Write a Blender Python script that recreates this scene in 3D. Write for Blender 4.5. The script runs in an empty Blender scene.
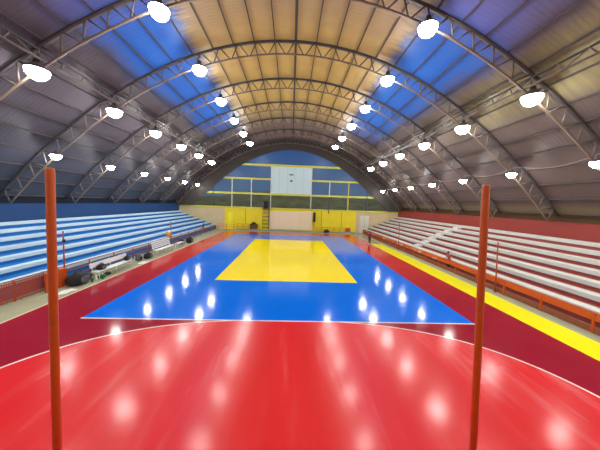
import bpy, math, random
import numpy as np
from mathutils import Vector, Matrix
random.seed(7)
C = bpy.context.scene.collection
PI = math.pi
ORD = ['first', 'second', 'third', 'fourth', 'fifth', 'sixth', 'seventh', 'eighth', 'ninth', 'tenth', 'eleventh', 'twelfth',
       'thirteenth', 'fourteenth', 'fifteenth', 'sixteenth', 'seventeenth', 'eighteenth', 'nineteenth', 'twentieth',
       'twenty-first', 'twenty-second', 'twenty-third', 'twenty-fourth']

# ------------------------------------------------------------------ materials
def lin(c):
    return tuple(((v / 255) / 12.92 if v / 255 <= .04045 else ((v / 255 + .055) / 1.055) ** 2.4) for v in c)

class NT:
    """small helper for node trees"""
    def __init__(s, nt):
        s.nt = nt
    def n(s, t, **k):
        o = s.nt.nodes.new(t)
        for a, b in k.items(): setattr(o, a, b)
        return o
    def put(s, sock, v):
        if hasattr(v, 'is_output'): s.nt.links.new(v, sock)
        elif v is not None:
            if isinstance(v, (tuple, list)) and len(v) == 3 and sock.type == 'RGBA': v = (*v, 1)
            sock.default_value = v
    def m(s, op, a, b=None, c=None, clamp=False):
        o = s.n('ShaderNodeMath', operation=op, use_clamp=clamp)
        for i, v in enumerate((a, b, c)):
            if v is not None: s.put(o.inputs[i], v)
        return o.outputs[0]
    def mix(s, f, a, b):
        o = s.n('ShaderNodeMix', data_type='RGBA')
        s.put(o.inputs[0], f); s.put(o.inputs[6], a); s.put(o.inputs[7], b)
        return o.outputs[2]
    def smooth(s, v, a, b):
        o = s.n('ShaderNodeMapRange', interpolation_type='SMOOTHSTEP')
        s.put(o.inputs[0], v); s.put(o.inputs[1], a); s.put(o.inputs[2], b)
        return o.outputs[0]
    def between(s, v, a, b):
        return s.m('MULTIPLY', s.m('GREATER_THAN', v, a), s.m('LESS_THAN', v, b))
    def noise(s, vec, scale, detail=3, rough=.5):
        o = s.n('ShaderNodeTexNoise')
        if vec is not None: s.put(o.inputs['Vector'], vec)
        o.inputs['Scale'].default_value = scale; o.inputs['Detail'].default_value = detail
        o.inputs['Roughness'].default_value = rough
        return o.outputs[0]
    def scaled(s, vec, sc):
        o = s.n('ShaderNodeVectorMath', operation='MULTIPLY')
        s.put(o.inputs[0], vec); o.inputs[1].default_value = sc
        return o.outputs[0]

def new_mat(name):
    m = bpy.data.materials.new(name); m.use_nodes = True
    nt = m.node_tree; b = nt.nodes['Principled BSDF']
    return m, NT(nt), b

def mat(name, rgb, rough=.5, metal=0., var=.12, scale=4., bump=0., emit=None, coat=0.):
    m, g, b = new_mat(name)
    c = lin(rgb)
    tc = g.n('ShaderNodeTexCoord')
    nz = g.noise(tc.outputs['Object'], scale, 4)
    col = g.mix(nz, tuple(v * (1 - var) for v in c), tuple(min(1, v * (1 + var)) for v in c))
    g.put(b.inputs['Base Color'], col)
    b.inputs['Roughness'].default_value = rough; b.inputs['Metallic'].default_value = metal
    b.inputs['Coat Weight'].default_value = coat
    if bump:
        bp = g.n('ShaderNodeBump'); bp.inputs['Strength'].default_value = bump; bp.inputs['Distance'].default_value = .02
        g.put(bp.inputs['Height'], g.noise(tc.outputs['Object'], scale * 4, 4)); g.put(b.inputs['Normal'], bp.outputs[0])
    if emit:
        g.put(b.inputs['Emission Color'], col); b.inputs['Emission Strength'].default_value = emit
    return m

M = {}
M['orange'] = mat('orange_paint', (205, 84, 24), .4)
M['orange_pole'] = mat('orange_pole_paint', (196, 86, 20), .42, var=.18, scale=9)
M['orange_dull'] = mat('dull_orange_paint', (176, 78, 44), .5)
M['rust'] = mat('rust_red_board', (150, 84, 56), .6, var=.25)
M['steel'] = mat('grey_steel', (118, 108, 102), .5, .1, var=.2)
M['steel_dark'] = mat('dark_steel', (84, 78, 80), .5, .1, var=.2)
M['steel_light'] = mat('pale_steel_flange', (138, 120, 106), .5, .1, var=.2)
M['white'] = mat('white_paint', (226, 230, 228), .45, var=.05)
M['seat_blue'] = mat('blue_white_seat', (196, 222, 232), .55, var=.1, scale=1.2)
M['seat_red'] = mat('pale_grey_seat', (196, 200, 194), .55, var=.12, scale=1.2)
M['step'] = mat('white_step', (212, 216, 210), .5, var=.05)
M['blue'] = mat('blue_concrete', (0, 104, 180), .55, var=.15, scale=.8)
M['blue_wall'] = mat('blue_wall_paint', (0, 58, 112), .6, var=.12, scale=.6)
M['brick'] = mat('brick_red_concrete', (140, 62, 58), .6, var=.18, scale=.8)
M['red_wall'] = mat('brick_red_wall', (136, 44, 36), .6, var=.15, scale=.6)
M['black'] = mat('black_cloth', (22, 22, 28), .75, var=.3, bump=.3)
M['grey_cloth'] = mat('grey_cloth', (92, 94, 100), .75, var=.3, bump=.3)
M['charcoal'] = mat('charcoal_plastic', (40, 40, 44), .5)
M['green'] = mat('green_plastic', (30, 110, 62), .35)
M['brown'] = mat('brown_wood', (94, 58, 36), .5, var=.25, scale=8)
M['yellow_rail'] = mat('pale_yellow_rail', (206, 206, 70), .5)
M['yellow_metal'] = mat('yellow_metal', (214, 196, 40), .45)
M['cream'] = mat('cream_board', (240, 220, 186), .6, var=.05)
M['door_yellow'] = mat('bright_yellow_door', (250, 232, 40), .5)
M['door_pale'] = mat('pale_grey_door', (206, 208, 196), .5)
M['board'] = mat('white_sheet', (196, 222, 226), .5, var=.05, scale=.7)
M['mark'] = mat('dark_teal_print', (40, 84, 90), .6)
M['mark_grey'] = mat('grey_print', (96, 116, 118), .6)
M['post_white'] = mat('white_post', (214, 216, 196), .5)
M['kerb'] = mat('grey_kerb', (150, 152, 140), .6)
M['cooler'] = mat('orange_cooler', (232, 160, 24), .4)
M['lid'] = mat('pale_lid', (206, 222, 206), .4)
M['skin'] = mat('skin', (150, 98, 70), .55, var=.06)
M['hair'] = mat('dark_hair', (24, 18, 18), .6)
M['pink'] = mat('pink_red_cloth', (206, 66, 86), .8)
M['purple'] = mat('plum_cloth', (120, 46, 84), .8)
M['navy'] = mat('navy_cloth', (34, 62, 112), .8)
M['trousers'] = mat('black_trousers', (26, 26, 30), .8)
M['orange_cloth'] = mat('orange_cloth', (214, 120, 40), .8)
M['cap'] = mat('pale_blue_cap', (170, 204, 230), .7)
M['shoe'] = mat('white_shoe', (210, 210, 206), .6)
M['eye'] = mat('eye_dark', (20, 16, 14), .2)
M['lip'] = mat('lip', (132, 66, 60), .5)
M['cable'] = mat('pale_cable', (176, 166, 156), .5)
M['fascia'] = mat('dark_end_fascia', (64, 58, 54), .8, var=.2, scale=.6)
M['rope'] = mat('dark_cable', (60, 56, 56), .6)
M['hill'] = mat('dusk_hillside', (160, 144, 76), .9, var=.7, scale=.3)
M['hill'].node_tree.nodes['Principled BSDF'].inputs['Emission Strength'].default_value = .22  # emission stands in for town light falling on the hills
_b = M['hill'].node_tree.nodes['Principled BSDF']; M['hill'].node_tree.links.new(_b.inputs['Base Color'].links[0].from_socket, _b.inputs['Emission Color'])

m, g, b = new_mat('lamp_lens'); b.inputs['Base Color'].default_value = (1, 1, 1, 1)
b.inputs['Emission Color'].default_value = (1, .975, .93, 1); b.inputs['Emission Strength'].default_value = 80
M['lens'] = m

# glass: thin pane, mostly see-through with a soft reflection
m, g, b = new_mat('window_glass')
tr = g.n('ShaderNodeBsdfTransparent'); tr.inputs[0].default_value = (.86, .92, .95, 1)
gl = g.n('ShaderNodeBsdfGlossy'); gl.inputs['Roughness'].default_value = .3; gl.inputs[0].default_value = (.8, .85, .9, 1)
fr = g.n('ShaderNodeFresnel'); fr.inputs[0].default_value = 1.5
mx = g.n('ShaderNodeMixShader')
g.put(mx.inputs[0], g.m('MULTIPLY', fr.outputs[0], .35, clamp=True))
g.put(mx.inputs[1], tr.outputs[0]); g.put(mx.inputs[2], gl.outputs[0])
g.put(m.node_tree.nodes['Material Output'].inputs[0], mx.outputs[0])
M['glass'] = m

# floor: painted court on concrete
m, g, b = new_mat('painted_court_floor')
geo = g.n('ShaderNodeNewGeometry'); pos = geo.outputs['Position']
sx = g.n('ShaderNodeSeparateXYZ'); g.put(sx.inputs[0], pos); X, Y = sx.outputs[0], sx.outputs[1]
n1 = g.noise(pos, .9, 5); n2 = g.noise(g.scaled(pos, (2.2, .3, 1)), .7, 3, .5); n3 = g.noise(pos, .22, 2)
conc = g.mix(n1, lin((134, 136, 112)), lin((172, 172, 144)))
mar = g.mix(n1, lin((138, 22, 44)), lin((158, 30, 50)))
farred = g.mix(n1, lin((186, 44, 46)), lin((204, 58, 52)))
mar = g.mix(g.smooth(Y, 11, 22), mar, farred)  # stronger floor reflection further off painted in as a brighter red
red = g.mix(n2, lin((206, 30, 38)), lin((226, 46, 50)))
blue = g.mix(n1, lin((0, 102, 222)), lin((0, 114, 234)))
yel = g.mix(n1, lin((255, 226, 6)), lin((255, 232, 14)))
stripe = g.mix(n1, lin((226, 222, 20)), lin((240, 236, 34)))
white = lin((236, 224, 220))
col = conc
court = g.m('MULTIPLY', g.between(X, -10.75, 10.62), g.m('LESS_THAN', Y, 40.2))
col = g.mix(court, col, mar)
col = g.mix(g.m('MULTIPLY', g.between(X, -10.83, -10.73), g.m('LESS_THAN', Y, 40.2)), col, lin((214, 196, 160)))
# red goal zone with a curved white edge
dx = g.m('ABSOLUTE', g.m('DIVIDE', g.m('SUBTRACT', X, .12), 8.62))
dy = g.m('DIVIDE', g.m('MAXIMUM', g.m('SUBTRACT', Y, 4.0), 0), 5.86)
sup = g.m('POWER', g.m('ADD', g.m('POWER', dx, 2.5), g.m('POWER', dy, 2.5)), .4)
col = g.mix(g.m('LESS_THAN', sup, 1.009), col, white)
col = g.mix(g.m('LESS_THAN', sup, 1.0), col, red)
bl = g.m('MULTIPLY', g.between(X, -8.23, 8.19), g.between(Y, 9.86, 37.5))
wl = g.m('MULTIPLY', g.between(X, -8.26, 8.22), g.between(Y, 9.80, 9.88))
col = g.mix(bl, col, blue); col = g.mix(wl, col, white)
col = g.mix(g.m('MULTIPLY', g.between(X, -4.5, 4.5), g.between(Y, 15.03, 32.4)), col, yel)
col = g.mix(g.m('MULTIPLY', g.between(X, 10.62, 12.07), g.m('LESS_THAN', Y, 31)), col, stripe)
# pale wiped smears over the red zone
sm = g.m('MULTIPLY', g.smooth(n2, .50, .85), g.m('MULTIPLY', g.m('LESS_THAN', sup, 1), .16))
col = g.mix(sm, col, lin((225, 205, 205)))
g.put(b.inputs['Base Color'], col)
paint = g.m('MAXIMUM', court, g.between(X, 10.62, 12.07))
inred = g.m('LESS_THAN', sup, 1.0)
ro = g.m('ADD', g.m('MULTIPLY', g.noise(g.scaled(pos, (1.6, .3, 1)), .8, 2), g.m('ADD', .06, g.m('MULTIPLY', inred, .16))), g.m('ADD', .10, g.m('MULTIPLY', inred, .03)))
g.put(b.inputs['Roughness'], g.m('ADD', g.m('MULTIPLY', paint, ro), g.m('MULTIPLY', g.m('SUBTRACT', 1, paint), .5)))
b.inputs['Specular IOR Level'].default_value = .18
g.put(b.inputs['Coat Weight'], g.m('MULTIPLY', paint, g.m('ADD', .11, g.m('MULTIPLY', inred, .21)))); g.put(b.inputs['Coat Roughness'], g.m('ADD', .06, g.m('MULTIPLY', inred, .09)))
bp = g.n('ShaderNodeBump'); bp.inputs['Strength'].default_value = .02; bp.inputs['Distance'].default_value = .03
g.put(bp.inputs['Height'], g.noise(g.scaled(pos, (1, .5, 1)), 2.2, 3)); g.put(b.inputs['Normal'], bp.outputs[0])
M['floor'] = m

# roof membrane: opaque sheets, light painted into colour and emission: warm along the ridge, dusk-sky blue in bands, dull low on the sides
m, g, b = new_mat('roof_membrane')
geo = g.n('ShaderNodeNewGeometry'); pos = geo.outputs['Position']
sx = g.n('ShaderNodeSeparateXYZ'); g.put(sx.inputs[0], pos); X, Y, Z = sx.outputs
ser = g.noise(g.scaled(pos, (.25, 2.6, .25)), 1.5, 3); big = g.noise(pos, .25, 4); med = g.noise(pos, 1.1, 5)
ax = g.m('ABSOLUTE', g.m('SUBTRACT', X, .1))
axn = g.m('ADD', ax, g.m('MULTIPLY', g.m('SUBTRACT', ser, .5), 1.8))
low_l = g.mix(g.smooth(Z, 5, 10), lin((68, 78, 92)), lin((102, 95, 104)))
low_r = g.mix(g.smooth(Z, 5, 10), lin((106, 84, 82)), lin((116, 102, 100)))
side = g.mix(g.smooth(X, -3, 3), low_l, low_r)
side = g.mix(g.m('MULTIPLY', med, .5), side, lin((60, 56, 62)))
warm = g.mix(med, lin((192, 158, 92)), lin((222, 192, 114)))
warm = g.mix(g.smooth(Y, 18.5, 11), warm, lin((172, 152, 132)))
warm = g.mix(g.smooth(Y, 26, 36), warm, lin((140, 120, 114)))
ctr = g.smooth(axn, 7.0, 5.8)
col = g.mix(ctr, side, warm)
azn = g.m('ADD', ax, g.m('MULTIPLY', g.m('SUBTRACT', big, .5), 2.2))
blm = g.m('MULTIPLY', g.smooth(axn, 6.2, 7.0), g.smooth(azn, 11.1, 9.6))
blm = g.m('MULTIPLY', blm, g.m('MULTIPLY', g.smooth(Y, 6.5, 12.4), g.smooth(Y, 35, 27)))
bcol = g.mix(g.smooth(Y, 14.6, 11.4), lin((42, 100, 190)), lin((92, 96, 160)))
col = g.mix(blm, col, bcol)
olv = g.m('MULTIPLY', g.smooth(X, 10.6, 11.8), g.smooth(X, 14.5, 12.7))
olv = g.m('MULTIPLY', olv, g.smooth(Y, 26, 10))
col = g.mix(g.m('MULTIPLY', olv, g.m('MULTIPLY', ser, 1.3, clamp=True)), col, lin((166, 160, 100)))  # olive glow behind the right lattice beam painted into the colour
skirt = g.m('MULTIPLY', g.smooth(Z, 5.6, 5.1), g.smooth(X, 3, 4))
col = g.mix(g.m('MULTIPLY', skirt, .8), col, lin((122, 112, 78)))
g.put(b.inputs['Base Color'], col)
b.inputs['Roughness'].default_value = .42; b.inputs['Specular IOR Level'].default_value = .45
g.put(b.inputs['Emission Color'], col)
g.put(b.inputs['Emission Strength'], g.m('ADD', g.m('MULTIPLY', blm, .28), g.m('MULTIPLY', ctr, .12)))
wv = g.n('ShaderNodeTexWave', wave_type='BANDS', bands_direction='Y'); g.put(wv.inputs[0], pos)
wv.inputs['Scale'].default_value = 1.4; wv.inputs['Distortion'].default_value = 3; wv.inputs['Detail'].default_value = 3
bp = g.n('ShaderNodeBump'); bp.inputs['Strength'].default_value = .08; bp.inputs['Distance'].default_value = .1
g.put(bp.inputs['Height'], g.m('ADD', wv.outputs[1], g.m('MULTIPLY', med, .8))); g.put(b.inputs['Normal'], bp.outputs[0])
M['membrane'] = m

# lower gable wall: cream ends, yellow between
m, g, b = new_mat('back_wall_paint')
geo = g.n('ShaderNodeNewGeometry'); sx = g.n('ShaderNodeSeparateXYZ'); g.put(sx.inputs[0], geo.outputs['Position'])
n1 = g.noise(geo.outputs['Position'], .8, 4)
crm = g.mix(n1, lin((190, 170, 128)), lin((214, 196, 154)))
ylw = g.mix(n1, lin((226, 208, 26)), lin((244, 226, 40)))
g.put(b.inputs['Base Color'], g.mix(g.between(sx.outputs[0], -11.5, 11.8), crm, ylw))
b.inputs['Roughness'].default_value = .6
M['back_wall'] = m

# banner strip of the right railing: orange with pale worn patches far along it
m, g, b = new_mat('railing_banner')
geo = g.n('ShaderNodeNewGeometry'); sx = g.n('ShaderNodeSeparateXYZ'); g.put(sx.inputs[0], geo.outputs['Position'])
nz = g.noise(g.scaled(geo.outputs['Position'], (1, .9, 2.2)), 1.6, 3)
pt = g.m('MULTIPLY', g.smooth(nz, .52, .62), g.smooth(sx.outputs[1], 18.5, 21))
g.put(b.inputs['Base Color'], g.mix(g.m('MULTIPLY', pt, .7), lin((214, 88, 30)), lin((232, 206, 186))))
b.inputs['Roughness'].default_value = .5
M['banner'] = m

# ------------------------------------------------------------------ mesh building
class MB:
    def __init__(s):
        s.v = []; s.f = []; s.sm = []
    def add(s, vs, fs, smooth=False):
        o = len(s.v); s.v += [tuple(p) for p in vs]
        s.f += [tuple(i + o for i in q) for q in fs]; s.sm += [smooth] * len(fs)
        return s
    def box(s, x0, x1, y0, y1, z0, z1, bev=0.):
        if bev:
            return s.rbox(((x0 + x1) / 2, (y0 + y1) / 2, (z0 + z1) / 2), (x1 - x0, y1 - y0, z1 - z0), bev)
        vs = [(x, y, z) for z in (z0, z1) for y in (y0, y1) for x in (x0, x1)]
        return s.add(vs, [(0, 2, 3, 1), (4, 5, 7, 6), (0, 1, 5, 4), (2, 6, 7, 3), (0, 4, 6, 2), (1, 3, 7, 5)])
    def rbox(s, c, d, b):
        # chamfered box
        hx, hy, hz = d[0] / 2, d[1] / 2, d[2] / 2; b = min(b, hx * .9, hy * .9, hz * .9)
        rings = [(-hz, b), (-hz + b, 0), (hz - b, 0), (hz, b)]
        vs = []
        for z, i in rings:
            a, e = hx - i, hy - i; k = b
            vs += [(c[0] + x, c[1] + y, c[2] + z) for x, y in ((-a + k, -e), (a - k, -e), (a, -e + k), (a, e - k), (a - k, e), (-a + k, e), (-a, e - k), (-a, -e + k))]
        fs = [tuple(range(7, -1, -1)), tuple(range(24, 32))]
        for r in range(3):
            for i in range(8):
                j = (i + 1) % 8; fs.append((r * 8 + i, r * 8 + j, r * 8 + 8 + j, r * 8 + 8 + i))
        return s.add(vs, fs)
    def tube(s, pts, r, n=8, caps=True):
        pts = [Vector(p) for p in pts]; rs = r if isinstance(r, (list, tuple)) else [r] * len(pts)
        vs = []; fs = []; ref = None
        for i, p in enumerate(pts):
            d = (pts[min(i + 1, len(pts) - 1)] - pts[max(i - 1, 0)]).normalized()
            if ref is None: ref = Vector((0, 0, 1)) if abs(d.z) < .9 else Vector((1, 0, 0))
            a = d.cross(ref).normalized(); e = d.cross(a).normalized(); ref = e.cross(d).normalized() if False else ref
            for k in range(n):
                t = 2 * PI * k / n; vs.append(p + (a * math.cos(t) + e * math.sin(t)) * rs[i])
        for i in range(len(pts) - 1):
            for k in range(n):
                j = (k + 1) % n; fs.append((i * n + k, i * n + j, (i + 1) * n + j, (i + 1) * n + k))
        s.add(vs, fs, True)
        if caps:
            o = len(s.v) - len(vs)
            s.f += [tuple(o + k for k in range(n - 1, -1, -1)), tuple(o + (len(pts) - 1) * n + k for k in range(n))]; s.sm += [False, False]
        return s
    def lathe(s, prof, c=(0, 0, 0), n=16, smooth=True):
        vs = []; fs = []
        for r, z in prof:
            for k in range(n):
                t = 2 * PI * k / n; vs.append((c[0] + r * math.cos(t), c[1] + r * math.sin(t), c[2] + z))
        for i in range(len(prof) - 1):
            for k in range(n):
                j = (k + 1) % n; fs.append((i * n + k, i * n + j, (i + 1) * n + j, (i + 1) * n + k))
        return s.add(vs, fs, smooth)
    def blob(s, c, d, e=2.6, nu=20, nv=12, fn=None):
        # superellipsoid with optional deformation
        vs = []; fs = []
        p = lambda v, q: math.copysign(abs(v) ** (2 / q), v)
        for i in range(nv + 1):
            ph = -PI / 2 + PI * i / nv
            for k in range(nu):
                th = 2 * PI * k / nu
                q = Vector((p(math.cos(ph), e) * p(math.cos(th), e) * d[0] / 2, p(math.cos(ph), e) * p(math.sin(th), e) * d[1] / 2, p(math.sin(ph), e) * d[2] / 2))
                if fn: q = fn(q)
                vs.append(q + Vector(c))
        for i in range(nv):
            for k in range(nu):
                j = (k + 1) % nu; fs.append((i * nu + k, i * nu + j, (i + 1) * nu + j, (i + 1) * nu + k))
        return s.add(vs, fs, True)
    def build(s, name, material, parent=None, loc=None):
        me = bpy.data.meshes.new(name); me.from_pydata(s.v, [], s.f); me.validate()
        me.polygons.foreach_set('use_smooth', [bool(x) for x in s.sm][:len(me.polygons)]) if len(s.sm) == len(me.polygons) else None
        me.update(); me.materials.append(material)
        o = bpy.data.objects.new(name, me); C.objects.link(o)
        if parent is not None: o.parent = parent
        if loc is not None: o.location = loc
        return o

def thing(name, label, cat, loc=(0, 0, 0), rz=0, group=None):
    o = bpy.data.objects.new(name, None); C.objects.link(o); o.location = loc; o.rotation_euler = (0, 0, rz)
    o.empty_display_size = .2
    return tag(o, label, cat, group)
def tag(o, label, cat, group=None):
    o['label'] = label; o['category'] = cat
    if group: o['group'] = group
    return o
def struct(o):
    o['kind'] = 'structure'; return o
def dup_tree(root, loc=None, rz=None):
    r = root.copy(); C.objects.link(r)
    if loc is not None: r.location = loc
    if rz is not None: r.rotation_euler = (0, 0, rz)
    for ch in list(root.children):
        c = ch.copy(); C.objects.link(c); c.parent = r
        for gch in list(ch.children):
            d = gch.copy(); C.objects.link(d); d.parent = c
    return r

# ------------------------------------------------------------------ camera (solved from the court lines and the lamp rows)
FPX, YAW, PITCH, ROLL = 243.9981, .0394, -.0879, .0345
CAM = Vector((.1169, 0, 4.9245))
def ray(u, v):
    x, y = u - 300, v - 225
    c, s = math.cos(-ROLL), math.sin(-ROLL); x, y = x * c - y * s, x * s + y * c
    d = Vector((x, FPX, -y)); c, s = math.cos(PITCH), math.sin(PITCH)
    y1 = d.y * c - d.z * s; z1 = d.y * s + d.z * c
    c, s = math.cos(YAW), math.sin(YAW)
    return Vector((d.x * c + y1 * s, -d.x * s + y1 * c, z1))
fw = ray(300, 225).normalized(); rt = (ray(301, 225) - ray(300, 225)).normalized(); up = rt.cross(fw)
cam = bpy.data.cameras.new('camera'); cam.lens = FPX * 36 / 600; cam.sensor_width = 36; cam.clip_end = 600
co = bpy.data.objects.new('camera', cam); C.objects.link(co)
co.matrix_world = Matrix(((rt.x, up.x, -fw.x, CAM.x), (rt.y, up.y, -fw.y, CAM.y), (rt.z, up.z, -fw.z, CAM.z), (0, 0, 0, 1)))
bpy.context.scene.camera = co
bpy.context.scene.view_settings.view_transform = 'Standard'
bpy.context.scene.view_settings.look = 'None'
bpy.context.scene.view_settings.exposure = 0.0

# ------------------------------------------------------------------ world: dusk sky
w = bpy.data.worlds.new('dusk'); bpy.context.scene.world = w; w.use_nodes = True
g = NT(w.node_tree); bg = w.node_tree.nodes['Background']
tc = g.n('ShaderNodeTexCoord'); sx = g.n('ShaderNodeSeparateXYZ'); g.put(sx.inputs[0], tc.outputs['Generated'])
g.put(bg.inputs[0], g.mix(g.smooth(sx.outputs[2], 0, .35), lin((104, 134, 170)), lin((44, 98, 190))))
bg.inputs[1].default_value = .55

# ------------------------------------------------------------------ setting
KR = 1.18            # roof scale about the camera height
XC, ZC = .1, 4.9245 + (-6.0 - 4.9245) * KR
_a = np.array([0, 10, 18.5, 27, 40, 48, 58, 62, 66]); _r = KR * np.array([19.36, 19.27, 19.08, 18.86, 18.75, 18.8, 19.18, 19.35, 19.5])
_pf = np.polyfit(np.concatenate([-_a, _a]) / 60., np.concatenate([_r, _r]), 6)
def r_in(a): return float(np.polyval(_pf, math.degrees(a) / 60.))
DEP = .8
def arc(a, off=0.): r = r_in(a) + off; return (XC + r * math.sin(a), ZC + r * math.cos(a))
def ang_at_x(x, off=0.):
    lo, hi = 0, 1.2
    for _ in range(40):
        mid = (lo + hi) / 2
        if arc(mid, off)[0] - XC < abs(x - XC): lo = mid
        else: hi = mid
    return math.copysign(lo, x - XC)
WALLTOP = 4.23
AFOOT = next(a / 1000 for a in range(900, 1200) if arc(a / 1000)[1] < WALLTOP + .02)
AMEM = next(a / 1000 for a in range(900, 1200) if arc(a / 1000, DEP + .18)[1] < WALLTOP - .02)
YB = 43.4; Y0 = -5.0; GS = YB / 45.0
gx = lambda x: .117 + (x - .117) * GS      # end wall measurements brought to its depth
gz = lambda z: 4.9245 + (z - 4.9245) * GS
WL, WR = -19.37, 19.47

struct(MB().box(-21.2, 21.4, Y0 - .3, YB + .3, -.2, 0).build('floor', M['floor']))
struct(MB().box(-20.9, WL, Y0, YB, 0, WALLTOP).build('wall_left', M['blue_wall']))
struct(MB().box(WR, 21.0, Y0, YB, 0, WALLTOP).build('wall_right', M['red_wall']))
struct(MB().box(-20.9, 21.0, YB, YB + .3, 0, gz(3.72)).build('wall_back', M['back_wall']))
struct(MB().box(-20.9, 21.0, Y0 - .3, Y0, 0, 16.6).build('wall_front', M['kerb']))
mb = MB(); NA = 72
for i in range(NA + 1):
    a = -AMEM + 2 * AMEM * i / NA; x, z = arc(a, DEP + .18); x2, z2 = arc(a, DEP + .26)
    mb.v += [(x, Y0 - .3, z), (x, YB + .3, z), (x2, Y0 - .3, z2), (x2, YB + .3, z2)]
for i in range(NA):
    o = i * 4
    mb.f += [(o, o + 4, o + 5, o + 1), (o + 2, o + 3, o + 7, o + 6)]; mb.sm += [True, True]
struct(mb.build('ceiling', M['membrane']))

# gable glazing: rails, mullions, panes
def ztop(x): return arc(ang_at_x(x, DEP + .1), DEP + .1)[1]
def xlim(z):
    x = 20.6
    while x > 0 and ztop(XC + x) < z: x -= .05
    return x
rails = [(gz(a), gz(b)) for a, b in ((3.72, 3.98), (6.26, 6.6), (8.96, 9.26), (11.42, 11.78))]
tn = 0
for i, (a0, a1) in enumerate(rails):
    L = xlim(a1)
    segs = [(XC - L, XC + L)] if i != 2 else [(XC - L, gx(-3.55)), (gx(3.6), XC + L)]
    for s0, s1 in segs:
        tn += 1; struct(MB().box(s0, s1, YB - .1, YB + .14, a0, a1).build('trim_%d' % tn, M['yellow_rail']))
mull = [(-14.0, 'steel_dark', 3.95, 9.0), (-10.6, 'post_white', 3.95, 9.0), (-7.15, 'post_white', 3.95, 9.0), (-3.62, 'post_white', 3.95, 11.45),
        (3.72, 'post_white', 3.95, 11.45), (7.1, 'post_white', 6.55, 9.0), (7.1, 'steel_dark', 3.2, 6.28), (10.6, 'yellow_metal', 3.95, 9.0), (14.1, 'steel_dark', 3.95, 9.0)]
for x, k, a0, a1 in mull:
    x, a0, a1 = gx(x), gz(a0), gz(a1)
    tn += 1; a1 = min(a1, ztop(x)); struct(MB().box(x - .07, x + .07, YB - .16, YB - .101 if False else YB + .12, a0, a1).build('trim_%d' % tn, M[k]))
xs = [gx(x) for x in (-20.5, -14.0, -10.6, -7.15, -3.62, 3.72, 7.1, 10.6, 14.1, 20.6)]
bands = [(gz(a), gz(b)) for a, b in ((3.98, 6.26), (6.6, 8.96), (9.26, 11.42), (11.78, 17.4))]
wn = 0
for bi, (b0, b1) in enumerate(bands):
    for x0, x1 in zip(xs[:-1], xs[1:]):
        if bi in (1, 2) and x0 == xs[4]: continue      # the white sheet fills this bay
        vs = []; smp = [x0 + (x1 - x0) * k / 12 for k in range(13)]
        cols = [(x, min(b1, ztop(x))) for x in smp if min(b1, ztop(x)) > b0 + .03]
        if len(cols) < 2: continue
        mb = MB()
        for x, z in cols: mb.v += [(x, YB + .05, b0), (x, YB + .05, z)]
        for k in range(len(cols) - 1): mb.f.append((k * 2, k * 2 + 2, k * 2 + 3, k * 2 + 1)); mb.sm.append(False)
        wn += 1; struct(mb.build('window_%d' % wn, M['glass']))
# dark fascia closing the roof edge in front of the glazing
mb = MB(); n = 60
for i in range(n + 1):
    a = (-AFOOT + 2 * AFOOT * i / n) * 1.1; f = min(1, abs(a) / .8); d = .85 + .8 * f * f * (3 - 2 * f)
    for y in (YB - .30, YB - .18):
        for o_ in (-d, DEP + .15):
            x, z = arc(a, o_); mb.v.append((x, y, max(z, gz(3.98))))
for i in range(n):
    o_ = i * 4
    for q in ((0, 1, 5, 4), (2, 6, 7, 3), (0, 4, 6, 2), (1, 3, 7, 5)): mb.f.append(tuple(o_ + k for k in q)); mb.sm.append(False)
tn += 1; struct(mb.build('trim_%d' % tn, M['fascia']))
# hills outside
hb = MB(); NX = 60
for j, (yy, k) in enumerate(((75, 0), (95, .8), (130, .95), (180, .8))):
    for i in range(NX + 1):
        x = -140 + 280 * i / NX
        h = 9.5 + 1.6 * math.sin(x * .05 + j) + 1.3 * math.sin(x * .13 + 2 * j) + .6 * math.sin(x * .41)
        hb.v.append((x, yy, -1 + h * k))
for j in range(3):
    for i in range(NX):
        o = j * (NX + 1) + i; hb.f.append((o, o + 1, o + NX + 2, o + NX + 1)); hb.sm.append(True)
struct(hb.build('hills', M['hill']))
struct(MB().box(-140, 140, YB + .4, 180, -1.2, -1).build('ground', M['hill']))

# white sheet with two small prints in the middle of the gable
t = thing('wall_banner', 'large white sheet filling the middle bay of the glazed end wall', 'banner', (gx(0), YB - .02, gz(6.6)))
for k in range(5):
    x0 = -3.42 + k * 1.385
    MB().box(x0 + .01, x0 + 1.375, -.02, .02, 0, 4.64).build('sheet', M['board'], t)
mb = MB()
for k in range(14):
    pass
vs = [(.02 + .44 * math.cos(2 * PI * k / 20), -.03, 3.3 + .14 * math.sin(2 * PI * k / 20) * (1 if k < 10 else .6)) for k in range(20)]
vs += [(v[0], -.022, v[2]) for v in vs]
MB().add(vs, [tuple(range(19, -1, -1)), tuple(range(20, 40))] + [(k, (k + 1) % 20, 20 + (k + 1) % 20, 20 + k) for k in range(20)]).build('printed_mark', M['mark'], t)['label'] = 'dark flattened oval print'
vs = [(.04 + .24 * math.cos(2 * PI * k / 12), -.03, 2.25 + .2 * math.sin(2 * PI * k / 12)) for k in range(12)]
vs += [(v[0], -.022, v[2]) for v in vs]
MB().add(vs, [tuple(range(11, -1, -1)), tuple(range(12, 24))] + [(k, (k + 1) % 12, 12 + (k + 1) % 12, 12 + k) for k in range(12)]).build('printed_mark', M['mark_grey'], t)['label'] = 'small faded round print'

# cream panel on the yellow wall
t = thing('wall_panel', 'large cream panel of three boards on the yellow end wall', 'wall panel', (0, YB - .06, .25))
for x0, x1 in ((-3.62, -1.88), (-1.85, 1.88), (1.91, 3.96)):
    MB().box(x0, x1, -.05, .05, 0, 3.2, .012).build('board', M['cream'], t)
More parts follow.
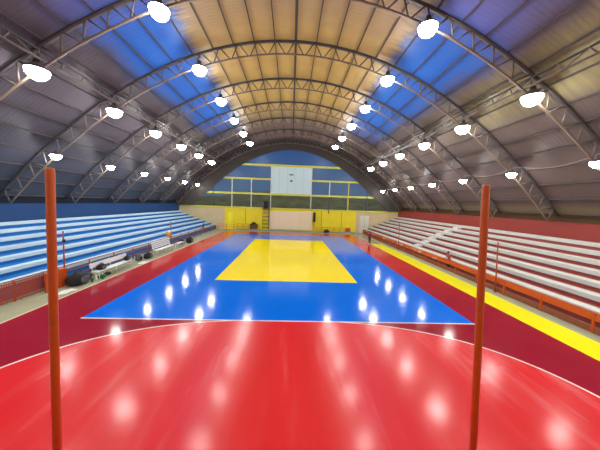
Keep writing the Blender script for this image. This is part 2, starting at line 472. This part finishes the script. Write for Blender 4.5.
# doors in the back wall
d = struct(MB().box(-10.95, -10.08, YB - .06, YB - .001, .02, 2.9, .02).build('door_1', M['door_yellow']))
MB().box(-10.25, -10.19, YB - .12, YB - .06, 1.2, 1.4).build('door_handle', M['steel'], d)
d = struct(MB().box(12.55, 14.2, YB - .06, YB - .001, .02, 3.1, .02).build('door_2', M['door_pale']))
MB().box(13.37, 13.39, YB - .065, YB - .06, .05, 3.05).build('door_joint', M['steel_dark'], d)
MB().box(13.46, 13.52, YB - .12, YB - .06, 1.2, 1.4).build('door_handle', M['steel'], d)
# low grey kerb along the back
struct(MB().box(-9.2, 11.6, 42.2, 42.45, 0, .22, .02).build('trim_%d' % (tn + 1), M['kerb']))

# ------------------------------------------------------------------ roof arches
ARCHY = [(10.516 + 4.161 * i) * KR for i in range(7)]
def flange(off, w, h):
    mb = MB(); n = 60
    for i in range(n + 1):
        a = -AFOOT + 2 * AFOOT * i / n
        for o, y in ((off - h / 2, -w / 2), (off - h / 2, w / 2), (off + h / 2, w / 2), (off + h / 2, -w / 2)):
            x, z = arc(a, o); mb.v.append((x, y, max(z, WALLTOP)))
    for i in range(n):
        for k in range(4):
            j = (k + 1) % 4; mb.f.append((i * 4 + k, i * 4 + j, i * 4 + 4 + j, i * 4 + 4 + k)); mb.sm.append(True)
    mb.f += [(0, 3, 2, 1), (n * 4, n * 4 + 1, n * 4 + 2, n * 4 + 3)]; mb.sm += [False, False]
    return mb
near_txt = ['nearest the camera'] + ['%s from the camera' % o for o in ORD[1:6]] + ['furthest, against the glazed end wall']
arch0 = None
for i, y in enumerate(ARCHY):
    lab = 'grey steel lattice roof arch, %s' % near_txt[i]
    if arch0 is None:
        t = thing('roof_arch', lab, 'roof truss', (0, y, 0), 0, 'steel lattice roof arches'); arch0 = t
        flange(DEP, .2, .10).build('upper_chord', M['steel_dark'], t)
        flange(0, .11, .06).build('lower_chord', M['steel_light'], t)
        NB = 74
        for k in range(NB):
            a0 = -AFOOT + 2 * AFOOT * (k + .12) / NB; a1 = -AFOOT + 2 * AFOOT * (k + .88) / NB
            lo, hi = (a0, a1) if k % 2 == 0 else (a1, a0)
            p, q = arc(lo, .02), arc(hi, DEP - .03)
            MB().tube([(p[0], 0, p[1]), (q[0], 0, q[1])], .042, 5).build('brace', M['steel'], t)
    else:
        t = dup_tree(arch0, (0, y, 0)); t['label'] = lab

# purlins
NP = 17; DP = AMEM / 17.6
base = None
for k in range(-NP, NP + 1):
    a = k * DP; off = DEP + .12; x, z = arc(a, off)
    wdt = .03 if k else .08
    mb = MB().box(-wdt, wdt, Y0, YB - .02, -.06, .055)
    o = mb.build('roof_purlin', M['steel_dark']); o.location = (x, 0, z); o.rotation_euler = (0, a, 0)
    if k == 0: tag(o, 'thick dark purlin running along the roof ridge', 'purlin', 'roof purlins')
    else: tag(o, 'thin dark roof purlin, %s to the %s of the ridge' % (ORD[abs(k) - 1], 'left' if k < 0 else 'right'), 'purlin', 'roof purlins')

# lengthwise lattice beams on which the middle lamp rows hang
for side, word in ((-1, 'left'), (1, 'right')):
    a = ang_at_x(XC + side * 9.75 * KR); x0, z0 = arc(a, .05); x1, z1 = arc(a, DEP - .06)
    t = thing('lattice_beam', 'long horizontal lattice beam through the arches on the %s slope' % word, 'roof truss', (0, 0, 0), 0, 'lengthwise lattice beams')
    MB().tube([(x0, 1, z0), (x0, 43.2, z0)], .05, 6).build('lower_chord', M['steel'], t)
    MB().tube([(x1, 1, z1), (x1, 43.2, z1)], .05, 6).build('upper_chord', M['steel_dark'], t)
    n = 70; st = 42.2 / n
    for k in range(n):
        ya, yb = 1 + k * st, 1 + (k + 1) * st
        p, q = ((x0, ya, z0), (x1, yb, z1)) if k % 2 == 0 else ((x0, yb, z0), (x1, ya, z1))
        MB().tube([p, q], .034, 5).build('brace', M['steel'], t)

# ------------------------------------------------------------------ floodlights
LR = .43
def make_lamp(label, group, scale=1.):
    t = thing('floodlight', label, 'floodlight', (0, 0, 0), 0, group)
    MB().lathe([(.0, .47), (.10, .47), (.12, .42), (.12, .30), (.2, .26), (.30, .16), (LR + .03, .02), (LR + .04, -.02), (LR, -.02)], n=20).build('housing', M['steel_dark'], t)
    prof = [(LR * math.cos(p), -.02 - .44 * math.sin(p)) for p in [PI / 2 * q / 5 for q in range(5)]] + [(.001, -.46)]
    MB().lathe(prof[::-1], n=16).build('lens', M['lens'], t)
    return t
lamp0 = None
rows = [('upper left', -5.3, 12.2, range(0, 6)), ('upper right', 5.3, 12.2, range(0, 6)), ('middle left', -9.97, 9.73, range(0, 6)),
        ('middle right', 9.97, 9.73, range(0, 6)), ('low left', -13.25, 7.16, range(1, 7)), ('low right', 13.25, 7.16, range(0, 7))]
rows = [(a, b * KR, 4.9245 + (c - 4.9245) * KR, d) for a, b, c, d in rows]
for word, lx, lz, idx in rows:
    for n_, i in enumerate(idx):
        y = ARCHY[i] ; x = XC + lx; sgn = 1 if lx > 0 else -1
        lab = 'lit white floodlight in the %s row of lamps, %s from the camera' % (word, ORD[n_])
        grp = 'floodlights of the %s row' % word
        if lamp0 is None: t = lamp0 = make_lamp(lab, grp)
        else:
            t = dup_tree(lamp0); t['label'] = lab; t['group'] = grp
            for ch in list(t.children):
                if ch.name.startswith('hanging_rod'): bpy.data.objects.remove(ch)
        yy = y - .24
        t.location = (x, yy, lz)
        s = {'low': .68, 'mid': 1., 'upp': 1.}[word[:3]]
        t.scale = (s, s, s)
        zc = arc(ang_at_x(x))[1]
        hgt = max(.1, zc - lz - .45 * s)
        MB().tube([(0, 0, .46), (0, .05 / s, .46 + hgt * .5 / s), (0, .22 / s, .46 + hgt / s)], .025, 6).build('hanging_rod', M['steel_dark'], t)

# lamps of the bays above and behind the camera (out of view): plain light sources
for y in (7.5, 2.6, -2.3):
    for lx, lz in ((-6.25, 13.5), (6.25, 13.5), (-11.76, 10.6), (11.76, 10.6), (-15.6, 7.56), (15.6, 7.56)):
        L = bpy.data.lights.new('bay_lamp', 'AREA'); L.shape = 'DISK'; L.size = .75; L.energy = 165; L.color = (1, .975, .93)
        o = bpy.data.objects.new('bay_lamp', L); C.objects.link(o); o.location = (XC + lx, y, lz)

# slack cables along the low lamp rows
for side, word in ((1, 'right'),):
    mb = MB(); pts = []
    for i in range(6):
        ya, yb = ARCHY[i] - .1, ARCHY[min(i + 1, 6)] - .1
        for k in range(8):
            f = k / 8; pts.append((XC + side * (16.0 + .1 * math.sin(f * PI)), ya + (yb - ya) * f, 8.05 - .35 * math.sin(f * PI)))
    tag(MB().tube(pts, .016, 5).build('cable', M['cable']), 'thin slack cable strung from arch to arch along the low %s lamps' % word, 'cable', 'slack lamp cables')

# ------------------------------------------------------------------ bleachers
def bleacher(side, X0, run, z0, rise, Xb, label, mseat, mbody, ya, yb):
    t = thing('bleacher', label, 'bleachers', (side * X0, (ya + yb) / 2, 0)); L = (yb - ya) / 2
    n = 7; face = .2 if side < 0 else .22; sd = .36 if side < 0 else .56
    prof = [(0, 0)]
    for k in range(n):
        z = z0 + rise * k
        prof += [(run * k, z - .012)]
        prof += [(run * (k + 1) if k < n - 1 else Xb - X0, z - .012)]
    prof += [(Xb - X0, 0)]
    mb = MB(); m_ = len(prof)
    for y in (-L, L): mb.v += [(side * p[0], y, p[1]) for p in prof]
    # end faces as quads column by column
    for e in (0, m_):
        for k in range(n):
            pass
    for i in range(m_):
        j = (i + 1) % m_; mb.f.append((i, j, m_ + j, m_ + i)); mb.sm.append(False)
    mb.f += [tuple(range(m_)), tuple(range(2 * m_ - 1, m_ - 1, -1))]; mb.sm += [False, False]
    mb.build('stepped_base', mbody, t)
    for k in range(n):
        z = z0 + rise * k; x = run * k
        b_ = MB().box(min(side * (x - .035), side * (x + sd)), max(side * (x - .035), side * (x + sd)), -L + .02, L - .02, z - face, z + .012, .012)
        b_.build('seat_row', mseat, t)
    return t
bl = bleacher(-1, 12.95, .99, .82, .36, -WL - .004, 'long blue bleacher with white seat rows along the left wall', M['seat_blue'], M['blue'], 4.0, 43.3)
br = bleacher(1, 13.2, .93, .80, .385, WR - .004, 'long brick-red bleacher with pale grey seat rows along the right wall', M['seat_red'], M['brick'], 4.0, 43.3)
# white aisle steps climbing the right bleacher
yc = (4.0 + 38.8) / 2
for k in range(6):
    u, v = ((430, 249), (438, 246), (445, 242), (453, 238), (462, 234.5), (472, 231.5))[k]
    x = .93 * k; z = .80 + .385 * k
    rr = ray(u, v); s = (13.2 + x + .67 - CAM.x) / rr.x; yy = rr.y * s
    MB().box(x + .45, x + .9, yy - yc - .4, yy - yc + .4, z - .011, z + .17, .015).build('aisle_step', M['step'], br)

# ------------------------------------------------------------------ railings
def railing(side, X, ya, yb, label, style, skip=()):
    t = thing('railing', label, 'railing', (side * X, 0, 0))
    n = int((yb - ya) / 2.08) + 1; ys = [ya + (yb - ya) * i / (n - 1) for i in range(n)]
    if style == 'pipe':
        for y in ys: MB().tube([(0, y, 0), (0, y, 1.0)], .04, 8).build('post', M['orange_dull'], t)
        for z in (.98, .66, .34): MB().tube([(0, ya, z), (0, yb, z)], .028, 8).build('rail', M['orange_dull'], t)
    else:
        for y in ys: MB().box(-.05, .05, y - .05, y + .05, 0, .86, .008).build('post', M['orange'], t)
        MB().box(-.03, .03, ya, yb, .53, .82, .008).build('banner_strip', M['banner'], t)
        MB().tube([(0, ya, .85), (0, yb, .85)], .03, 8).build('top_rail', M['orange'], t)
        MB().box(-.025, .025, ya, yb, .02, .30, .008).build('kick_board', M['rust'], t)
    return t
railing(-1, 12.45, 5.0, 41.0, 'orange pipe railing in front of the blue bleacher', 'pipe')
railing(1, 12.75, 5.0, 41.0, 'orange railing with a solid strip in front of the red bleacher', 'strip')
# orange mesh sheet on the near end of left railing
t = thing('mesh_screen', 'orange mesh screen tied to the near end of the left railing', 'mesh screen', (-12.36, 0, 0))
mb = MB()
for k in range(7): mb.box(-.01, .01, 8.0 + k * .88, 8.03 + k * .88, 0, .1)
for k in range(60):
    y = 8.0 + k * .09; mb.box(-.006, .006, y, y + .035, .05, .95)
for k in range(9): mb.box(-.008, .008, 8.0, 13.4, .08 + k * .1, .12 + k * .1)
mb.build('mesh', M['orange_dull'], t)
o = MB().rbox((0, 0, .5), (.12, 1.15, 1.0), .02).build('orange_board', M['orange']); o.location = (-12.1, 13.0, 0)
tag(o, 'solid orange board standing at the left railing beside the thin post', 'board')
# orange railing at the back
def short_rail(x0, x1, y, label, zt=1.05):
    t = thing('railing', label, 'railing', (x0, y, 0)); n = max(2, int((x1 - x0) / 1.0) + 1)
    for i in range(n):
        x = (x1 - x0) * i / (n - 1); MB().tube([(x, 0, 0), (x, 0, zt)], .04, 6).build('post', M['orange'], t)
    for z in (zt - .02, zt * .55): MB().tube([(0, 0, z), (x1 - x0, 0, z)], .035, 6).build('rail', M['orange'], t)
short_rail(-12.0, -9.4, 41.6, 'short orange railing closing the far left corner')
short_rail(-9.2, -7.15, 42.9, 'orange railing on the yellow wall beside the brown cabinet')
short_rail(4.7, 9.9, 42.9, 'orange railing low along the right half of the yellow wall', .85)

# ------------------------------------------------------------------ poles
def pole(name, label, base, top, r, material, n=14, plate=.28, group=None):
    t = thing(name, label, 'pole', base, 0, group); b = Vector(base); d = Vector(top) - b
    MB().tube([(0, 0, 0), d * .5, d * .995, d], [r, r, r, r * .8], n).build('shaft', material, t)
    MB().lathe([(.001, .02), (plate / 2, .02), (plate / 2, 0), (.001, 0)], n=16, smooth=False).build('base_plate', material, t)
    return t
YP = 3.3
pole('net_pole', 'thick orange pole standing on the red zone at left', (-3.14, YP, 0), (-2.99, YP, 5.27), .049, M['orange_pole'], group='thick orange net poles')
pole('net_pole', 'thick orange pole standing on the red zone at right', (3.07, YP, 0), (2.79, YP, 5.27), .048, M['orange_pole'], group='thick orange net poles')
def hit(u, v, X=None, Y=None, Z=None):
    r = ray(u, v); s = ((X - CAM.x) / r.x) if X is not None else (Y / r.y if Y is not None else (Z - CAM.z) / r.z)
    return CAM + r * s
for (ub, vb, ut, vt, X, word) in ((64.5, 272, 63.5, 231, -12.3, 'thin tall orange post rising beside the orange board at left'), (171, 243, 171, 221, -12.3, 'thin tall orange post behind the white bench at far left'),
                                  (495, 292, 496, 242, 12.62, 'thin tall orange post at the right railing beside the thick pole'), (398, 254, 399, 223, 12.62, 'thin tall orange post at the far right railing')):
    p = hit(ub, vb, X=X); q = hit(ut, vt, Y=p.y)
    t = pole('side_post', word, (X, p.y, 0), (X + (q.x - p.x) * .5, p.y, q.z), .035, M['orange_dull'], 8, .2, 'thin tall orange posts')
    if ub < 100: MB().blob((.06, 0, q.z - .55), (.16, .16, .2), 2).build('pulley', M['charcoal'], t)

# ------------------------------------------------------------------ benches, bags, bits on the left strip
def bench(label, loc, L, slats, back=True):
    t = thing('bench', label, 'bench', loc)
    MB().box(-.2, .2, -L / 2, L / 2, .42, .47, .01).build('seat', M['white'], t)
    if back:
        if slats == 1:
            o = MB().box(-.03, .03, -L / 2, L / 2, -.14, .14, .01).build('backrest', M['white'], t); o.location = (-.27, 0, .78); o.rotation_euler = (0, -.2, 0)
        else:
            for k in range(slats):
                o = MB().box(-.02, .02, -L / 2, L / 2, -.055, .055, .01).build('back_slat', M['white'], t); o.location = (-.23 - .03 * k, 0, .62 + .15 * k); o.rotation_euler = (0, -.2, 0)
    for y in (-L / 2 + .15, 0, L / 2 - .15):
        MB().tube([(.16, y, 0), (.16, y, .42)], .022, 8).build('leg', M['white'], t)
        MB().tube([(-.2, y, 0), (-.2, y, .42)] + ([(-.25, y, .6), (-.34, y, .95)] if back else []), .022, 8).build('leg', M['white'], t)
        MB().tube([(.16, y, .2), (-.2, y, .2)], .016, 6).build('stretcher', M['white'], t)
    return t
bench('white bench with one wide backrest plank, black bag on it', (-11.4, 16.2, 0), 3.2, 1)
bench('white bench with slatted backrest on the left strip, further off', (-11.45, 22.7, 0), 3.1, 4)
bench('small backless white bench beyond the slatted bench', (-11.35, 25.6, 0), 1.3, 0, False)
def bag(label, loc, d, material, rz=0, name='sports_bag', cat='bag', group=None):
    t = thing(name, label, cat, loc, rz, group)
    def sag(q):
        f = .85 + .15 * math.cos(q.x * 9 + q.y * 5); z = q.z + d[2] / 2
        return Vector((q.x * (1.05 - .12 * z / d[2]), q.y * (1.05 - .25 * z / d[2]), q.z * f if q.z > 0 else q.z))
    MB().blob((0, 0, d[2] / 2), d, 3.2, 22, 12, sag).build('body', material, t)
    MB().blob((d[0] / 2, 0, d[2] * .42), (.08, d[1] * .55, d[2] * .5), 3).build('pocket', M['grey_cloth'] if material is M['black'] else M['black'], t)
    h = d[2]; pts = [(0, -d[1] * .28 + d[1] * .56 * k / 10, h * .86 + h * .34 * math.sin(PI * k / 10)) for k in range(11)]
    MB().tube(pts, .016, 6).build('handle', M['charcoal'], t)
    return t
bag('black bag on the near end of the white plank-back bench', (-11.42, 15.15, .47), (.36, .62, .36), M['black'], 0)
bag('dark bag on the far end of the white plank-back bench', (-11.42, 17.5, .47), (.3, .42, .34), M['black'])
bag('large slumped black kit bag on floor beside the orange board', (-11.65, 13.75, 0), (.75, 1.15, .72), M['black'], .1, 'kit_bag')
bag('grey bag slumped against the large black kit bag', (-11.85, 14.75, 0), (.36, .6, .36), M['grey_cloth'], .2, 'kit_bag')
bag('dark bag on floor between the two long white benches', (-11.5, 20.2, 0), (.5, .8, .5), M['black'])
bag('grey backpack standing next to the slatted white bench', (-11.7, 19.3, 0), (.4, .45, .55), M['grey_cloth'], 0, 'backpack')
bag('black bag behind the small backless bench', (-11.75, 26.9, 0), (.5, .9, .6), M['black'])
bag('big black bag at the far end of the left strip', (-11.4, 28.2, 0), (.6, 1.1, .72), M['black'])
bag('dark bag lying under the white plank-back bench', (-11.42, 15.6, 0), (.3, .55, .16), M['charcoal'])
def bottle(label, loc, material):
    t = thing('bottle', label, 'bottle', loc, 0, 'bottles near the plank-back bench')
    MB().lathe([(.001, 0), (.05, 0), (.055, .02), (.055, .2), (.04, .25), (.02, .28), (.02, .30)], n=14).build('body', material, t)
    MB().lathe([(.024, .29), (.024, .33), (.001, .335)], n=12).build('cap', M['white'], t)
bottle('green bottle standing nearest the large kit bag', (-11.2, 14.15, 0), M['green'])
bottle('green bottle in front of the plank-back bench leg', (-11.05, 14.75, 0), M['green'])
bottle('white bottle beside the plank-back bench', (-11.2, 14.45, 0), M['white'])
o = MB().rbox((0, 0, .09), (.26, .4, .18), .02).build('green_box', M['green']); o.location = (-11.3, 15.0, 0)
tag(o, 'small green box under the near end of the plank-back bench', 'box')
for k, (x, y, r, lab) in enumerate(((-11.0, 18.7, .1, 'white folded sheet lying flat past the plank-back bench'), (-11.25, 14.45, -.2, 'crumpled white sheet on floor in front of the orange mesh screen'))):
    mb = MB(); n = 8
    for i in range(n + 1):
        for j in range(n + 1):
            mb.v.append((-.25 + .5 * i / n, -.4 + .8 * j / n, .03 + .022 * math.sin(i * 1.7 + k) * math.cos(j * 1.3)))
    for i in range(n):
        for j in range(n): o_ = i * (n + 1) + j; mb.f.append((o_, o_ + n + 1, o_ + n + 2, o_ + 1)); mb.sm.append(True)
    oo = mb.build('sheet', M['white']); oo.location = (x, y - (1.9 if k else 0), 0); oo.rotation_euler = (0, 0, r); tag(oo, lab, 'sheet')
# cooler on first row of left bleacher
p = hit(168, 241, X=-12.75)
t = thing('drinks_cooler', 'orange-yellow drinks cooler with pale lid at the left railing', 'cooler', (-13.12, 27.0, .833))
MB().lathe([(.001, 0), (.24, 0), (.26, .03), (.27, .5), (.25, .52), (.001, .52)], n=20).build('barrel', M['cooler'], t)
MB().lathe([(.28, .5), (.28, .58), (.22, .64), (.08, .66), (.06, .7), (.001, .7)], n=20).build('lid', M['lid'], t)
MB().tube([(.26, 0, .08), (.34, 0, .08), (.34, 0, .04)], .025, 8).build('tap', M['white'], t)

# ------------------------------------------------------------------ things at the back wall
t = thing('wooden_cabinet', 'small dark brown wooden cabinet against the yellow wall', 'cabinet', (-6.3, 42.85, 0))
MB().box(-.65, .65, -.25, .25, .08, 1.0, .02).build('carcass', M['brown'], t)
MB().box(-.7, .7, -.3, .28, 1.0, 1.06, .01).build('top', M['brown'], t)
for s in (-1, 1):
    dd = MB().box(s * .32 - .3, s * .32 + .3, -.28, -.252, .12, .96, .008).build('door', M['brown'], t)
    MB().blob((s * .08, -.3, .55), (.05, .05, .05), 2, 8, 6).build('knob', M['steel_light'], dd)
    for y in (-.2, .2): MB().box(s * .6 - .04, s * .6 + .04, y - .04, y + .04, 0, .08).build('foot', M['charcoal'], t)
o = bag('dark bag lying on top of the brown cabinet', (-6.3, 42.85, 1.06), (.8, .4, .34), M['charcoal'])
t = thing('scaffold_tower', 'tall narrow ladder tower left of the cream panel', 'tower', (-4.25, 42.8, 0))
for x in (-.55, .55):
    for y in (-.3, .3): MB().tube([(x, y, 0), (x, y, 3.9)], .05, 6).build('upright', M['yellow_metal'] if x < 0 else M['steel_dark'], t)
for k in range(6):
    z = .5 + k * .65
    MB().tube([(-.55, -.3, z), (.55, -.3, z)], .04, 6).build('rung', M['steel_dark'], t)
    MB().tube([(-.55, .3, z), (.55, .3, z)], .04, 6).build('rung', M['steel_dark'], t)
MB().box(-.6, .6, -.35, .35, 3.9, 3.96).build('platform', M['brown'], t)
def speaker(label, loc, d, stand=False):
    t = thing('loudspeaker', label, 'loudspeaker', loc)
    MB().rbox((0, 0, d[2] / 2), d, .03).build('cabinet', M['charcoal'], t)
    MB().box(-d[0] * .42, d[0] * .42, -d[1] / 2 - .02, -d[1] / 2, d[2] * .06, d[2] * .94).build('grille', M['black'], t)
    if stand:
        MB().tube([(0, 0, -loc[2]), (0, 0, 0)], .035, 8).build('stand_pole', M['steel_dark'], t)
        MB().lathe([(.001, .03), (.22, .03), (.22, 0), (.001, 0)], (0, 0, -loc[2]), 14, False).build('stand_base', M['steel_dark'], t)
speaker('black loudspeaker on top of the ladder tower', (-4.2, 42.8, 3.96), (.8, .5, 1.2))
speaker('tall narrow black loudspeaker at the right edge of cream panel', (4.3, YB - .5, 1.75), (.38, .4, 1.7), True)
bag('dark bag on floor before the right half of yellow wall', (6.4, 41.9, 0), (.9, .5, .6), M['black'])
o = MB().rbox((0, 0, .45), (.7, .5, .9), .03).build('crate', M['orange_dull']); o.location = (10.4, 42.85, 0); tag(o, 'tall dull orange crate at right end of yellow wall', 'crate')
t = thing('stanchion', 'short white and red stanchion near the pale door', 'stanchion', (11.8, 41.5, 0))
MB().lathe([(.001, 0), (.16, 0), (.16, .04), (.05, .07), (.05, .12)], n=14).build('base', M['charcoal'], t)
MB().tube([(0, 0, .1), (0, 0, .9)], .06, 8).build('post', M['shoe'], t)
MB().tube([(0, 0, .55), (0, 0, .75)], .065, 8).build('band', M['pink'], t)
# hanging wires on yellow wall
for x, z1, z0, lab in ((-7.9, 3.7, 1.2, 'dark cable hanging on yellow wall left of the ladder tower'), (5.6, 3.7, .6, 'dark cable hanging on yellow wall right of the loudspeaker'), (9.2, 3.7, .8, 'dark cable hanging on the yellow wall near the crate')):
    tag(MB().tube([(x, YB - .02, z1), (x + .03, YB - .025, (z0 + z1) / 2), (x, YB - .02, z0)], .03, 5).build('wall_cable', M['rope']), lab, 'cable')

# ------------------------------------------------------------------ people
def skin_mesh(name, nodes, edges, root, material, parent, levels=2):
    names = list(nodes); idx = {k: i for i, k in enumerate(names)}
    me = bpy.data.meshes.new(name); me.from_pydata([nodes[k][0] for k in names], [(idx[a], idx[b]) for a, b in edges], [])
    o = bpy.data.objects.new(name, me); C.objects.link(o)
    o.modifiers.new('skin', 'SKIN')
    if not me.skin_vertices: me.attributes  # layer is made with the modifier below
    if not me.skin_vertices:
        bpy.context.view_layer.objects.active = o
        bpy.ops.object.select_all(action='DESELECT'); o.select_set(True)
        bpy.ops.mesh.customdata_skin_add()
    for k in names:
        r = nodes[k][1]; sv = me.skin_vertices[0].data[idx[k]]
        sv.radius = (r, r) if not isinstance(r, tuple) else r
        sv.use_root = (k == root)
    ss = o.modifiers.new('sub', 'SUBSURF'); ss.levels = levels; ss.render_levels = levels
    dg = bpy.context.evaluated_depsgraph_get(); dg.update()
    nm = bpy.data.meshes.new_from_object(o.evaluated_get(dg)); nm.name = name
    o.modifiers.clear(); o.data = nm; nm.materials.clear(); nm.materials.append(material)
    for p in nm.polygons: p.use_smooth = True
    o.parent = parent
    return o

def person(label, loc, rz, H, shirt, legs, hair, pose=None, shorts=False, cap=None, group=None):
    J = {'pelvis': (0, 0, .95), 'spine': (0, .01, 1.12), 'chest': (0, 0, 1.30), 'nb': (0, .015, 1.45), 'neck': (0, 0, 1.53), 'head': (0, -.02, 1.63), 'crown': (0, -.005, 1.72),
         'shL': (.17, .01, 1.42), 'elL': (.24, .04, 1.14), 'wrL': (.25, -.06, .91), 'shR': (-.17, .01, 1.42), 'elR': (-.24, .04, 1.14), 'wrR': (-.25, -.06, .91),
         'hipL': (.09, 0, .9), 'knL': (.10, -.03, .49), 'anL': (.10, .03, .09), 'toL': (.12, -.13, .04), 'hipR': (-.09, 0, .9), 'knR': (-.10, -.03, .49), 'anR': (-.10, .03, .09), 'toR': (-.12, -.13, .04)}
    if pose: J.update(pose)
    s = H / 1.79
    J = {k: Vector(v) for k, v in J.items()}
    R = {'pelvis': .115, 'spine': .105, 'chest': .125, 'nb': .06, 'neck': .05, 'head': .085, 'crown': .07, 'sh': .06, 'el': .042, 'wr': .028, 'hip': .085, 'kn': .058, 'an': .038, 'to': .035}
    rad = lambda k: R[k[:-1]] if k[:-1] in R else R[k]
    N = {k: (v * s, rad(k) * s) for k, v in J.items()}
    Ed = [('pelvis', 'spine'), ('spine', 'chest'), ('chest', 'nb'), ('nb', 'neck'), ('neck', 'head'), ('head', 'crown')]
    N['nose'] = ((J['head'] + Vector((0, -.105, -.01))) * s, .014 * s); Ed.append(('head', 'nose'))
    for S, sg in (('L', 1), ('R', -1)):
        Ed += [('chest', 'sh' + S), ('sh' + S, 'el' + S), ('el' + S, 'wr' + S), ('pelvis', 'hip' + S), ('hip' + S, 'kn' + S), ('kn' + S, 'an' + S), ('an' + S, 'to' + S)]
        d = (J['wr' + S] - J['el' + S]).normalized(); side_ = Vector((0, 1, 0)) if abs(d.y) < .75 else Vector((1, 0, 0))
        side_ = (side_ - d * side_.dot(d)).normalized(); pl = J['wr' + S] + d * .075
        N['pa' + S] = (pl * s, .034 * s); Ed.append(('wr' + S, 'pa' + S))
        nrm = d.cross(side_).normalized() * sg
        for f, (off, ln) in enumerate(((-.03, .062), (-.01, .075), (.011, .07), (.03, .055))):
            a = pl + d * .035 + side_ * off; b_ = a + d * ln * .55 - nrm * .008; c_ = b_ + d * ln * .4 - nrm * .02
            for q, pt in (('a', a), ('b', b_), ('c', c_)): N['f%d%s%s' % (f, q, S)] = (pt * s, .009 * s)
            Ed += [('pa' + S, 'f%da%s' % (f, S)), ('f%da%s' % (f, S), 'f%db%s' % (f, S)), ('f%db%s' % (f, S), 'f%dc%s' % (f, S))]
        a = J['wr' + S] + d * .04 - side_ * .04; b_ = a + d * .04 - side_ * .018
        N['tha' + S] = (a * s, .011 * s); N['thb' + S] = (b_ * s, .01 * s); Ed += [('pa' + S, 'tha' + S), ('tha' + S, 'thb' + S)]
    t = thing('person', label, 'person', loc, rz, group)
    skin_mesh('body', N, Ed, 'pelvis', M['skin'], t)
    lerp = lambda a, b_, f: a + (b_ - a) * f
    SH = {'p': ((J['pelvis'] + Vector((0, 0, -.03))) * s, .135 * s), 'spine': (J['spine'] * s, .122 * s), 'chest': (J['chest'] * s, .142 * s), 'nb': (J['nb'] * s, .072 * s)}
    SE = [('p', 'spine'), ('spine', 'chest'), ('chest', 'nb')]
    for S in 'LR':
        SH['sh' + S] = (J['sh' + S] * s, .074 * s); SH['el' + S] = (lerp(J['sh' + S], J['el' + S], .62) * s, .06 * s); SE += [('chest', 'sh' + S), ('sh' + S, 'el' + S)]
    skin_mesh('shirt', SH, SE, 'p', shirt, t)
    TR = {'p': (J['pelvis'] * s, .128 * s)}; TE = []
    for S in 'LR':
        TR['hip' + S] = (J['hip' + S] * s, .1 * s)
        if shorts:
            TR['kn' + S] = (lerp(J['hip' + S], J['kn' + S], .85) * s, .085 * s); TE += [('p', 'hip' + S), ('hip' + S, 'kn' + S)]
        else:
            TR['kn' + S] = (J['kn' + S] * s, .073 * s); TR['an' + S] = (lerp(J['kn' + S], J['an' + S], .95) * s, .055 * s)
            TE += [('p', 'hip' + S), ('hip' + S, 'kn' + S), ('kn' + S, 'an' + S)]
    skin_mesh('shorts' if shorts else 'trousers', TR, TE, 'p', legs, t)
    hc = (J['head'] + Vector((0, .018, .035))) * s
    def hairfn(q): return q if q.y > -.03 * s else Vector((q.x, q.y, max(q.z, .03 * s)))
    MB().blob(hc, (.2 * s, .225 * s, .235 * s), 2.1, 18, 12, hairfn).build('hair', hair, t)
    if cap:
        c2 = hc + Vector((0, -.005, .03)) * s
        def capfn(q): return Vector((q.x, q.y, max(q.z, .03 * s)))
        mb = MB().blob(c2, (.22 * s, .245 * s, .23 * s), 2.1, 18, 12, capfn)
        mb.blob(c2 + Vector((0, -.14, .035)) * s, (.17 * s, .14 * s, .018 * s), 2.4); mb.build('cap', cap, t)
    for sg in (-1, 1):
        MB().blob((J['head'] + Vector((sg * .032, -.083, .012))) * s, (.024 * s, .016 * s, .016 * s), 2, 8, 6).build('eye', M['eye'], t)
        MB().blob((J['head'] + Vector((sg * .086, .005, 0))) * s, (.02 * s, .04 * s, .06 * s), 2, 8, 6).build('ear', M['skin'], t)
        S = 'L' if sg > 0 else 'R'
        mid = (J['an' + S] + J['to' + S]) / 2; mid.z = .045
        o = MB().blob((0, 0, 0), (.1 * s, .27 * s, .09 * s), 2.8, 14, 8).build('shoe', M['shoe'], t); o.location = (mid + Vector((0, -.01, 0))) * s
    MB().blob((J['head'] + Vector((0, -.082, -.05))) * s, (.045 * s, .014 * s, .014 * s), 2, 8, 6).build('mouth', M['lip'], t)
    return t
person('person in plum top and black trousers standing at the far end of the yellow stripe', (10.35, 30.7, 0), -.9, 1.66, M['purple'], M['trousers'], M['hair'],
       {'elL': (.26, .08, 1.16), 'wrL': (.22, -.05, .95), 'anL': (.12, -.06, .09), 'toL': (.14, -.22, .04), 'anR': (-.1, .1, .09), 'toR': (-.12, -.06, .04)})
person('person in pink-red shirt leaning on the right railing', (12.98, 18.9, 0), -PI / 2, 1.55, M['pink'], M['trousers'], M['hair'],
       {'spine': (0, -.02, 1.13), 'chest': (0, -.07, 1.30), 'nb': (0, -.09, 1.44), 'neck': (0, -.12, 1.52), 'head': (0, -.15, 1.61), 'crown': (0, -.14, 1.70),
        'shL': (.17, -.08, 1.4), 'elL': (.25, -.05, 1.16), 'wrL': (.2, -.25, 1.07), 'shR': (-.17, -.08, 1.4), 'elR': (-.25, -.05, 1.16), 'wrR': (-.2, -.25, 1.07),
        'toL': (.12, -.10, .04), 'toR': (-.12, -.10, .04)})
person('person in navy top, orange shorts and pale cap behind the far left railing', (-12.69, 36.2, 0), PI / 2, 1.55, M['navy'], M['orange_cloth'], M['hair'],
       {'wrL': (.2, -.12, 1.0), 'wrR': (-.2, -.12, 1.0), 'toL': (.12, -.10, .04), 'toR': (-.12, -.10, .04)}, True, M['cap'])
